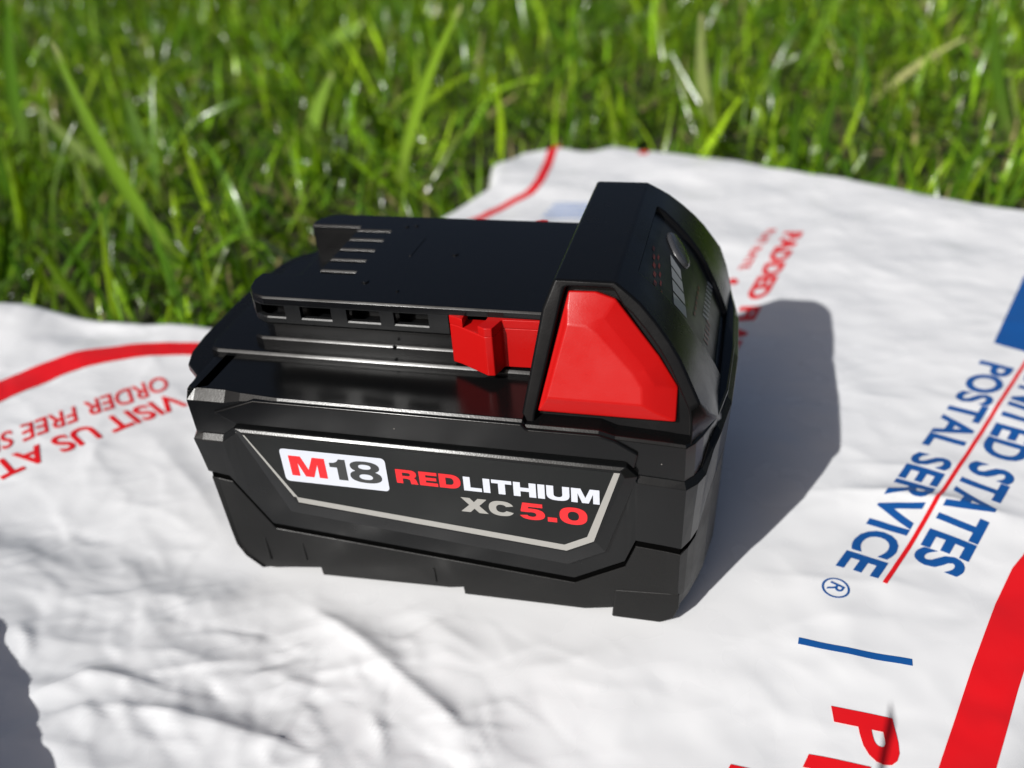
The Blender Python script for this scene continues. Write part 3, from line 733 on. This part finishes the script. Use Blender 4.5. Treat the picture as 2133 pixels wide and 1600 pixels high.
# gauge push button
def oval():
    L = []
    for dd, s in ((.25, 1.0), (.9, .95), (1.15, .8), (1.2, .4)):
        L.append([on_front(110.6 + 2.9 * s * math.cos(a), 53.2 + 4.2 * s * math.sin(a) - 2.2 * s * math.cos(a), dd) for a in np.linspace(0, 2 * math.pi, 25)[:-1]])
    return L
loft('gauge_button', oval(), M_GBTN, gauge, caps=(False, True), smooth=True)
front_patch('gauge_print', [[(118.0, 58.6 - i * 2.1), (119.3, 60.2 - i * 2.1), (119.3, 59.3 - i * 2.1), (118.0, 57.7 - i * 2.1)] for i in range(9)], M_LED, gauge, .3, 2)
front_patch('gauge_print', [[(105.4 + .5 * i, 44 - 3.5 * i), (106.0 + .5 * i, 43.5 - 3.5 * i), (106.0 + .5 * i, 41.4 - 3.5 * i), (105.4 + .5 * i, 42 - 3.5 * i)] for i in range(5)] +
            [[(106.9 + .55 * i, 42 - 3.3 * i), (107.3 + .55 * i, 41.5 - 3.3 * i), (107.3 + .55 * i, 39.4 - 3.3 * i), (106.9 + .55 * i, 40 - 3.3 * i)] for i in range(5)] +
            [[(116.2, 50 - 2.6 * i), (116.6, 50 - 2.6 * i), (116.6, 48.4 - 2.6 * i), (116.2, 48.4 - 2.6 * i)] for i in range(6)] +
            [[(119.0, 42 - 2.2 * i), (120.0, 42.8 - 2.2 * i), (120.0, 41.9 - 2.2 * i), (119.0, 41.1 - 2.2 * i)] for i in range(5)], M_DIMRED, gauge, .3, 2)

# ---- red release buttons
SN = np.array([0, -.907, .42])
B_OUT = [(84.9, 58.3), (90.3, 82.0), (96.2, 82.1), (100.3, 80.9), (109.8, 70.6), (114.2, 64.8), (114.3, 58.2)]
B_MID = [(86.1, 60.0), (90.3, 79.0), (95.0, 78.9), (98.2, 77.4), (107.4, 67.9), (109.7, 65.0), (110.0, 59.8)]
B_IN = [(87.0, 61.2), (90.6, 75.7), (94.6, 75.5), (97.0, 74.2), (104.9, 67.0), (106.9, 64.6), (107.3, 61.2)]
def button(flip):
    def pt(x, z, d):
        v = np.array([x, ys(z), z]) + SN * d
        return (float(v[0]), float(2 * YC - v[1]) if flip else float(v[1]), float(v[2]))
    loops = [[pt(x, z, -3.4) for x, z in B_OUT], [pt(x, z, d) for (x, z), d in zip(B_OUT, (.15, .15, .1, -.5, -1.9, -2.3, -1.0))], [pt(x, z, .55) for x, z in B_MID], [pt(x, z, 1.5) for x, z in B_IN]]
    return loft('release_button', loops, M_RED, battery, caps=(True, True), bevel=.85, seg=4, angle=12)
button(False); button(True)
# ---- red latches in the rails
def latch(flip):
    def Y(p): return [(x, 2 * YC - y if flip else y, z) for x, y, z in p]
    wedge = [(61.5, 18.3), (63.8, 17.4), (71.2, 13.2), (72.9, 13.4), (74.2, 17.6), (84, 17.9), (84, 21), (61.5, 21)]
    z0, z1 = 59.6, 72.0
    lo = [(x, y, z0) for x, y in wedge]; hi = [(x, y, z1) for x, y in wedge]
    n = len(wedge)
    return lo, hi, Y
for fl_ in (False, True):
    lo, hi, Y = latch(fl_)
    # body of the latch up to the notch, then the two horns that stand above it
    cut = [(x, y, 69.8) for x, y, _ in lo]
    L = extrude('latch', Y(lo), (0, 0, 10.2), M_RED, battery, bevel=.3, seg=2)
    h1 = [(61.5, 18.3), (63.8, 17.4), (65.2, 16.6), (65.2, 20.9), (61.5, 20.9)]
    h2 = [(69.4, 14.25), (71.2, 13.2), (72.9, 13.4), (74.2, 17.6), (84, 17.9), (84, 20.9), (70.6, 20.9), (70.6, 17.5)]
    for h in (h1, h2): extrude('latch_horn', Y([(x, y, 69.75) for x, y in h]), (0, 0, 2.2), M_RED, L, bevel=.22, seg=2)

# ---- label on the near side
def bossy(x, z): return -1.985
def flat_print(name, polys, mat, parent, d):
    V, F = [], []
    for p in polys: F.append([len(V) + i for i in range(len(p))]); V += [(x, d, z) for x, z in p]
    return mesh_obj(name, V, F, mat, parent)
LBL = [(14.9, 44.9), (102.6, 44.7), (97.3, 27.4), (91.0, 23.6), (25.0, 28.9)]
LBL = [(14.3, 47.9), (103.4, 47.5), (97.4, 27.2), (91.0, 23.4), (24.8, 28.8)]
def lip(pts, d):
    """inset polygon"""
    out = []
    n = len(pts)
    for i in range(n):
        a, b, c = np.array(pts[i - 1]), np.array(pts[i]), np.array(pts[(i + 1) % n])
        e1 = (b - a) / np.hypot(*(b - a)); e2 = (c - b) / np.hypot(*(c - b))
        n1 = np.array([e1[1], -e1[0]]); n2 = np.array([e2[1], -e2[0]])
        k = 1 + n1 @ n2; out.append(tuple(b + (n1 + n2) * d / k))
    return out
label = extrude('label', [(x, -1.5, z) for x, z in LBL], (0, -.50, 0), M_LABEL, battery)
_in = lip(LBL, 1.75)
def dirp(p, q, f): return (p[0] + (q[0] - p[0]) * f, p[1] + (q[1] - p[1]) * f)
_in[1] = dirp(LBL[1], LBL[0], .006 * 1.6); _tl = LBL[4]
flat_print('label_border', [[LBL[1], LBL[2], _in[2], (LBL[1][0] - 1.3, LBL[1][1])], [LBL[2], LBL[3], _in[3], _in[2]], [LBL[3], LBL[4], (LBL[4][0] - .25, LBL[4][1] + 1.6), _in[3]]], M_SILVER, label, -2.04)
flat_print('label_border', [[LBL[0], (LBL[0][0] + .45, LBL[0][1]), (LBL[4][0] + .1, LBL[4][1] + 1.6), (LBL[4][0] - .95, LBL[4][1] + 1.6)]], M_GREYBAR, label, -2.04)

# heavy extended lettering: closed loops (outline first, then holes) in cap heights
def arc(cx, cy, rx, ry, a0, a1, n=9, p=2.5):
    o = []
    for k in range(n + 1):
        a = math.radians(a0 + (a1 - a0) * k / n); c, s = math.cos(a), math.sin(a)
        o.append((cx + rx * math.copysign(abs(c) ** (2 / p), c), cy + ry * math.copysign(abs(s) ** (2 / p), s)))
    return o
S_, T_ = .37, .235
GLY = {
 'L': (.98, [[(0, 0), (.98, 0), (.98, .26), (S_, .26), (S_, 1), (0, 1)]]),
 'I': (S_, [[(0, 0), (S_, 0), (S_, 1), (0, 1)]]),
 'T': (1.08, [[(.355, 0), (.725, 0), (.725, .75), (1.08, .75), (1.08, 1), (0, 1), (0, .75), (.355, .75)]]),
 'H': (1.2, [[(0, 0), (S_, 0), (S_, .37), (1.2 - S_, .37), (1.2 - S_, 0), (1.2, 0), (1.2, 1), (1.2 - S_, 1), (1.2 - S_, .64), (S_, .64), (S_, 1), (0, 1)]]),
 'E': (1.04, [[(0, 0), (1.04, 0), (1.04, .24), (S_, .24), (S_, .39), (.97, .39), (.97, .61), (S_, .61), (S_, .77), (1.02, .77), (1.02, 1), (0, 1)]]),
 'M': (1.46, [[(0, 0), (.33, 0), (.33, .66), (.56, 0), (.90, 0), (1.13, .66), (1.13, 0), (1.46, 0), (1.46, 1), (.97, 1), (.73, .36), (.49, 1), (0, 1)]]),
 'U': (1.2, [[(0, 1), (0, .40)] + arc(.6, .40, .6, .415, 180, 360, 16, 2.6) + [(1.2, 1), (1.2 - S_, 1), (1.2 - S_, .42)] + arc(.6, .42, .6 - S_, .19, 360, 180, 12, 2.4) + [(S_, 1)]]),
 'D': (1.2, [[(0, 0), (.6, 0)] + arc(.6, .5, .6, .5, -90, 90, 16, 2.4) + [(0, 1)], [(S_, .25), (S_, .75), (.58, .75)] + arc(.58, .5, .24, .25, 90, -90, 12, 2.3)]),
 'R': (1.24, [[(0, 0), (S_, 0), (S_, .36), (.62, .36), (.78, .30), (.83, 0), (1.24, 0), (1.19, .14), (1.14, .36), (1.02, .46)] + arc(.80, .715, .38, .285, -60, 90, 12, 2.4) + [(0, 1)],
              [(S_, .56), (S_, .78), (.70, .78)] + arc(.70, .67, .12, .11, 90, -90, 8, 2.3)]),
 'X': (1.36, [[(0, 0), (.46, 0), (.68, .28), (.90, 0), (1.36, 0), (.93, .51), (1.32, 1), (.88, 1), (.68, .74), (.48, 1), (.04, 1), (.43, .51)]]),
 'C': (1.28, [arc(.62, .5, .62, .52, 22, 338, 30, 2.4)[::1] + [(.83, .36)] + arc(.62, .5, .26, .27, 325, 35, 18, 2.3) + [(.83, .64)]]),
 '5': (1.2, [[(.12, .44), (.10, .5), (.2, 1), (1.1, 1), (1.1, .77), (.46, .77), (.43, .62)] + arc(.62, .335, .58, .345, 105, -163, 26, 2.3) + [(.40, .27)] + arc(.60, .32, .21, .14, 200, 480, 16, 2.2) + [(.42, .44)]]),
 '.': (.42, [[(0, 0), (.42, 0), (.42, .27), (0, .27)]]),
 '0': (1.24, [arc(.62, .5, .62, .52, 0, 345, 30, 2.4), arc(.62, .5, .25, .27, 345, 0, 24, 2.3)]),
 '1': (.66, [[(.29, 0), (.66, 0), (.66, 1), (.40, 1), (.32, .88), (.18, .81), (0, .79), (0, .59), (.29, .59)]]),
 '8': (1.26, [arc(.63, .27, .63, .29, 118, -298 + 360 - 0, 1, 2.3)[:0] + arc(.63, .28, .63, .30, 130, 410, 26, 2.3) + arc(.63, .75, .58, .27, -50, 230, 24, 2.3),
              arc(.63, .27, .27, .13, 0, 345, 20, 2.3), arc(.63, .75, .25, .115, 0, 345, 20, 2.3)]),
}
def glyph_polys(ch):
    cu = bpy.data.curves.new('glyph', 'CURVE'); cu.dimensions = '2D'; cu.fill_mode = 'BOTH'
    for loop in GLY[ch][1]:
        sp = cu.splines.new('POLY'); sp.points.add(len(loop) - 1); sp.use_cyclic_u = True
        for q, (x, y) in zip(sp.points, loop): q.co = (x, y, 0, 1)
    return curve_polys(cu)
def heavy(name, s, x0, x1, z0, z1, mat, parent, d, gap=.09):
    W = sum(GLY[c][0] for c in s) + gap * (len(s) - 1); k = (x1 - x0) / W; cx = 0; out = []
    for c in s:
        for p in glyph_polys(c): out.append([(x0 + (cx + a) * k, z0 + b * (z1 - z0)) for a, b in p])
        cx += GLY[c][0] + gap
    return flat_print(name, out, mat, parent, d)
def rounded(x0, x1, z0, z1, r, skew=.35):
    p = []
    for cx, cz, a0 in ((x1 - r, z1 - r, 0), (x0 + r, z1 - r, 90), (x0 + r, z0 + r, 180), (x1 - r, z0 + r, 270)):
        for k in range(6):
            a = math.radians(a0 + 18 * k); p.append((cx + r * math.cos(a), cz + r * math.sin(a)))
    return [(x + (z0 - z) / (z1 - z0) * 0 , z) for x, z in p]
badge = flat_print('badge', [rounded(23.0, 49.5, 35.4, 45.4 - .35, 1.1)], M_WHITE, label, -2.05)
heavy('badge_lettering', 'M', 25.0, 34.2, 37.3, 43.2, M_REDP, badge, -2.09)
heavy('badge_lettering', '18', 35.3, 48.1, 37.4, 43.5, M_BLACKP, badge, -2.09, .12)
heavy('lettering', 'RED', 51.7, 67.2, 38.4, 42.4, M_REDP, label, -2.05)
heavy('lettering', 'LITHIUM', 67.9, 98.9, 38.25, 42.25, M_WHITE, label, -2.05)
heavy('lettering', 'XC', 66.6, 79.5, 31.9, 36.1, M_SILVER, label, -2.05, .04)
heavy('lettering', '5.0', 80.3, 96.1, 31.7, 36.5, M_REDP, label, -2.05, .12)

# ------------------------------------------------------------------ grass
NG = np.random.default_rng(11)
def blades(name, roots, length, width, lean, head, bend, tint, mat, nseg=5, twist=None, tip=.12):
    """one mesh of many folded grass blades; all arrays in millimetres / radians"""
    n = len(length)
    t = np.linspace(0, 1, nseg + 1)[None, :]
    ang = lean[:, None] + bend[:, None] * t ** 1.3
    ds = length[:, None] / nseg
    r = np.concatenate([np.zeros((n, 1)), np.cumsum(np.sin((ang[:, :-1] + ang[:, 1:]) / 2) * ds, 1)], 1)
    h = np.concatenate([np.zeros((n, 1)), np.cumsum(np.cos((ang[:, :-1] + ang[:, 1:]) / 2) * ds, 1)], 1)
    dx, dy = np.cos(head)[:, None], np.sin(head)[:, None]
    C = np.stack([roots[:, 0:1] + r * dx, roots[:, 1:2] + r * dy, roots[:, 2:3] + h], 2)
    tw = (twist if twist is not None else np.zeros(n))[:, None] + np.zeros_like(t)
    sx = -dy * np.cos(tw) + dx * np.sin(tw) * np.cos(ang); sy = dx * np.cos(tw) + dy * np.sin(tw) * np.cos(ang); sz = -np.sin(tw) * np.sin(ang)
    w = width[:, None] * (.62 + .38 * np.sin(np.pi * np.clip(t * 1.1, 0, 1))) * np.clip((1.0 - t) / (1 - .62), tip, 1) ** .8
    S = np.stack([sx * w / 2, sy * w / 2, sz * w / 2], 2)
    fold = .22 * w
    up = np.stack([dx * np.cos(ang), dy * np.cos(ang), -np.sin(ang)], 2) * fold[:, :, None]
    V = np.stack([C - S + up, C, C + S + up], 2)        # n, nseg+1, 3, 3
    m = (nseg + 1) * 3
    base = (np.arange(n) * m)[:, None, None]
    k = np.arange(nseg)[None, :, None] * 3
    q1 = base + k + np.array([0, 1, 4, 3])[None, None]; q2 = base + k + np.array([1, 2, 5, 4])[None, None]
    Q = np.concatenate([q1.reshape(-1, 4), q2.reshape(-1, 4)])
    me = bpy.data.meshes.new(name)
    V = V.reshape(-1, 3) * MM
    me.vertices.add(len(V)); me.vertices.foreach_set('co', V.ravel())
    me.loops.add(Q.size); me.loops.foreach_set('vertex_index', Q.ravel().astype(np.int32))
    me.polygons.add(len(Q)); me.polygons.foreach_set('loop_start', (np.arange(len(Q)) * 4).astype(np.int32))
    me.update(calc_edges=True); me.validate()
    me.polygons.foreach_set('use_smooth', np.ones(len(me.polygons), bool))
    ca = me.color_attributes.new('tint', 'FLOAT_COLOR', 'POINT')
    col = np.ones((n, nseg + 1, 3, 4)); tt = t[:, :, None]
    col[..., :3] = tint[:, None, None, :]
    # blades pale towards the root sheath
    k0 = (np.clip(1 - tt * 3.2, 0, 1) * .5)[..., None]
    col[..., :3] = col[..., :3] * (1 - k0) + np.array([.20, .22, .07]) * k0
    ca.data.foreach_set('color', col.reshape(-1).astype(np.float32))
    me.materials.append(mat)
    return link(name, me)
def in_view(x, y, pad=1.25):
    """keep what the camera, or one a step aside, could see"""
    inv = cam.matrix_basis.inverted()
    R = np.array(inv)[:3, :3]; T = np.array(inv)[:3, 3] / MM
    q = np.stack([x, y, np.zeros_like(x)], 1) @ R.T + T
    u = q[:, 0] / -q[:, 2] * FPX / 1066.5
    return (q[:, 2] < -20) & (np.abs(u) < pad)
cam.matrix_basis = Matrix.LocRotScale(cam.location, cam.rotation_euler, None)
GREENS = np.array([[.100, .205, .006], [.150, .275, .008], [.055, .135, .006], [.220, .350, .012], [.075, .165, .008]])
def scatter(n, y0, y1, x0=-1100, x1=760, margin=3.0):
    x = NG.uniform(x0, x1, n); y = y0 + (y1 - y0) * NG.uniform(0, 1, n) ** 1.25
    e, _, _ = edge_distance(x, y)
    k = (e < -margin) & in_view(x, y) & (NG.uniform(-.55, .35, n) < noise(x / 55, y / 55, 71) + .5 * noise(x / 21, y / 21, 72))
    return x[k], y[k], e[k]
def make_tint(x, y, spread=.25, straw=.03):
    n = len(x)
    t = GREENS[NG.integers(0, len(GREENS), n)] * NG.lognormal(0, spread, (n, 1)) * (1 + .35 * noise(x / 120, y / 120, 73))[:, None]
    s = NG.uniform(0, 1, n) < straw
    t[s] = np.array([.34, .28, .13]) * NG.uniform(.6, 1.3, (s.sum(), 1))
    return t
def lawn(name, n, y0, y1, lmin, lmax, wmin, wmax, label, straw=.03, lean0=.05, lean1=.75, spread=.25, nseg=5, tip=.12):
    x, y, e = scatter(n, y0, y1); n = len(x)
    L = NG.uniform(lmin, lmax, n) * (1 - .35 * np.exp(e / 22.0)); W = NG.uniform(wmin, wmax, n)
    lean = NG.uniform(lean0, lean1, n); head = NG.uniform(0, 2 * np.pi, n)
    # next to the mailer the blades lean away from it
    _, bx, by = edge_distance(x, y)
    near = np.exp(e / 30.0); away = np.arctan2(y - by, x - bx)
    head = np.where(NG.uniform(0, 1, n) < near * 1.6, away + NG.normal(0, .8, n), head)
    o = blades(name, np.stack([x, y, np.full(n, GROUND_Z)], 1), L, W, lean, head, NG.normal(.40, .55, n), make_tint(x, y, spread, straw), M_GRASS, nseg, NG.normal(0, .6, n), tip)
    tag(o, label, 'grass', kind='stuff'); return o
lawn('lawn_grass', 78000, -260, 1500, 16, 48, 1.5, 3.3, 'short dense green lawn grass around and behind the mailer', .04, .05, 1.25, .42, 4, .3)
lawn('long_grass', 9500, -260, 1500, 40, 82, 2.6, 5.2, 'longer bright green grass blades standing above the lawn', .004, .10, 1.15, .36, 6, .4)
lawn('dry_thatch', 9000, -260, 1200, 15, 40, 1.0, 2.6, 'dry straw coloured bits lying low in the lawn', .8, .9, 1.5, .2, 3)
# single blades that stand out
BIG = [('a', (-158.9, 227.4, -30.0), (-181.9, 215.4, 89.8), 8.1),
    ('b', (-167.2, 396.9, -30.0), (-129.5, 384.9, 31.9), 10.3),
    ('c', (-81.4, 341.7, -30.0), (-23.1, 329.7, 79.7), 7.2),
    ('d', (-381.5, 385.7, -30.0), (-335.3, 373.7, 86.3), 10.5),
    ('e', (-271.8, 377.0, -30.0), (-266.6, 365.0, 26.2), 9.4),
    ('g', (101.5, 442.8, -30.0), (92.2, 430.8, 53.7), 8.6),
    ('h', (203.9, 534.7, -30.0), (254.8, 522.7, 14.4), 8.3),
    ('i', (281.0, 459.2, -30.0), (254.6, 447.2, 56.3), 7.7),
    ('j', (-280.0, 643.7, -30.0), (-209.1, 631.7, 10.2), 12.5),
    ('k', (-255.0, 333.5, -30.0), (-301.5, 321.5, 30.5), 8.2),
    ('l', (166.6, 663.6, -30.0), (186.2, 651.6, 20.2), 10.6)]
BIGTXT = {
 'a': ('long bright grass blade leaning left with a cut tip, left of the battery', (.20, .36, .03)),
 'b': ('broad upright grass blade with a blunt top, straight above the rail end', (.22, .36, .05)),
 'c': ('tall grass blade leaning right, just left of the far mailer corner', (.20, .34, .025)),
 'd': ('tall dark upright grass blade at the left picture edge', (.10, .22, .02)),
 'e': ('short grass blade with a pale cut tip beside the long leaning blade', (.17, .30, .06)),
 'g': ('pale upright grass blade behind the far mailer edge, above the front housing', (.30, .36, .12)),
 'h': ('pale straw-like blade lying to the right, far right of the lawn', (.40, .40, .16)),
 'i': ('dark upright grass blade at the top right corner', (.09, .19, .02)),
 'j': ('wide blade leaning right near the top, above the blunt blade', (.20, .33, .05)),
 'k': ('pale arching blade leaning far left, under the leaning blade with cut tip', (.24, .33, .09)),
 'l': ('long blurred green blade at the top edge, right of the pale upright blade', (.16, .29, .03)),
}
def one_blade(root, top, w, col, label, bend=.10, roll=.45):
    """a single folded blade from root to top, bowed, with a mown-off end"""
    r0, t0 = np.array(root, float), np.array(top, float); ax = t0 - r0; L = np.linalg.norm(ax); ax /= L
    view = np.array(LOC) - r0; side = np.cross(ax, view); side /= np.linalg.norm(side); nrm = np.cross(side, ax)
    side, nrm = side * math.cos(roll) + nrm * math.sin(roll), nrm * math.cos(roll) - side * math.sin(roll)
    N = 14; V, F, T = [], [], []
    for k in range(N + 1):
        t = k / N; c = (ax * L * t + np.cross(nrm, ax) * L * bend * (t - t * t) * 2.0 + nrm * L * bend * .6 * t * t)
        ww = w * (.55 + .45 * math.sin(math.pi * min(1, t * .9 + .12))) * (1 - .45 * max(0, (t - .55) / .45))
        jag = .02 * L if k == N else 0
        V += [tuple(c - side * ww / 2 + nrm * ww * .16), tuple(c + ax * jag), tuple(c + side * ww / 2 + nrm * ww * .16 - ax * jag * .7)]
        k0 = max(0, 1 - t * 2.6) * .45; tipk = max(0, (t - .94) / .06) * .7
        q = np.array(col) * (1 - k0) + np.array([.2, .22, .07]) * k0; q = q * (1 - tipk) + np.array([.45, .40, .24]) * tipk
        T += [q * .92, q * 1.18, q * .92]
        if k < N: F += [[3 * k, 3 * k + 1, 3 * k + 4, 3 * k + 3], [3 * k + 1, 3 * k + 2, 3 * k + 5, 3 * k + 4]]
    me = bpy.data.meshes.new('grass_blade'); me.from_pydata([tuple(x * MM for x in v) for v in V], [], F); me.update()
    me.polygons.foreach_set('use_smooth', np.ones(len(F), bool))
    ca = me.color_attributes.new('tint', 'FLOAT_COLOR', 'POINT')
    ca.data.foreach_set('color', np.concatenate([np.array(T), np.ones((len(T), 1))], 1).ravel().astype(np.float32))
    me.materials.append(M_GRASS); o = link('grass_blade', me); o.location = [q * MM for q in root]
    tag(o, label, 'grass blade', 'single grass blades that stand out'); return o
one_blade((165, -172, -30), (102.5, -120, 90), 4.0, (.15, .28, .03), 'unseen grass blade added in front of the mailer to cast a thin shadow by the big red P', .1)  # out-of-view blade, added only for the streak of shadow it casts
for n, root, top, w in BIG: one_blade(root, top, w * (.65 if n == 'h' else 1), BIGTXT[n][1], BIGTXT[n][0])
print('tris', sum(len(o.data.polygons) * 2 for o in scene.objects if o.type == 'MESH'))
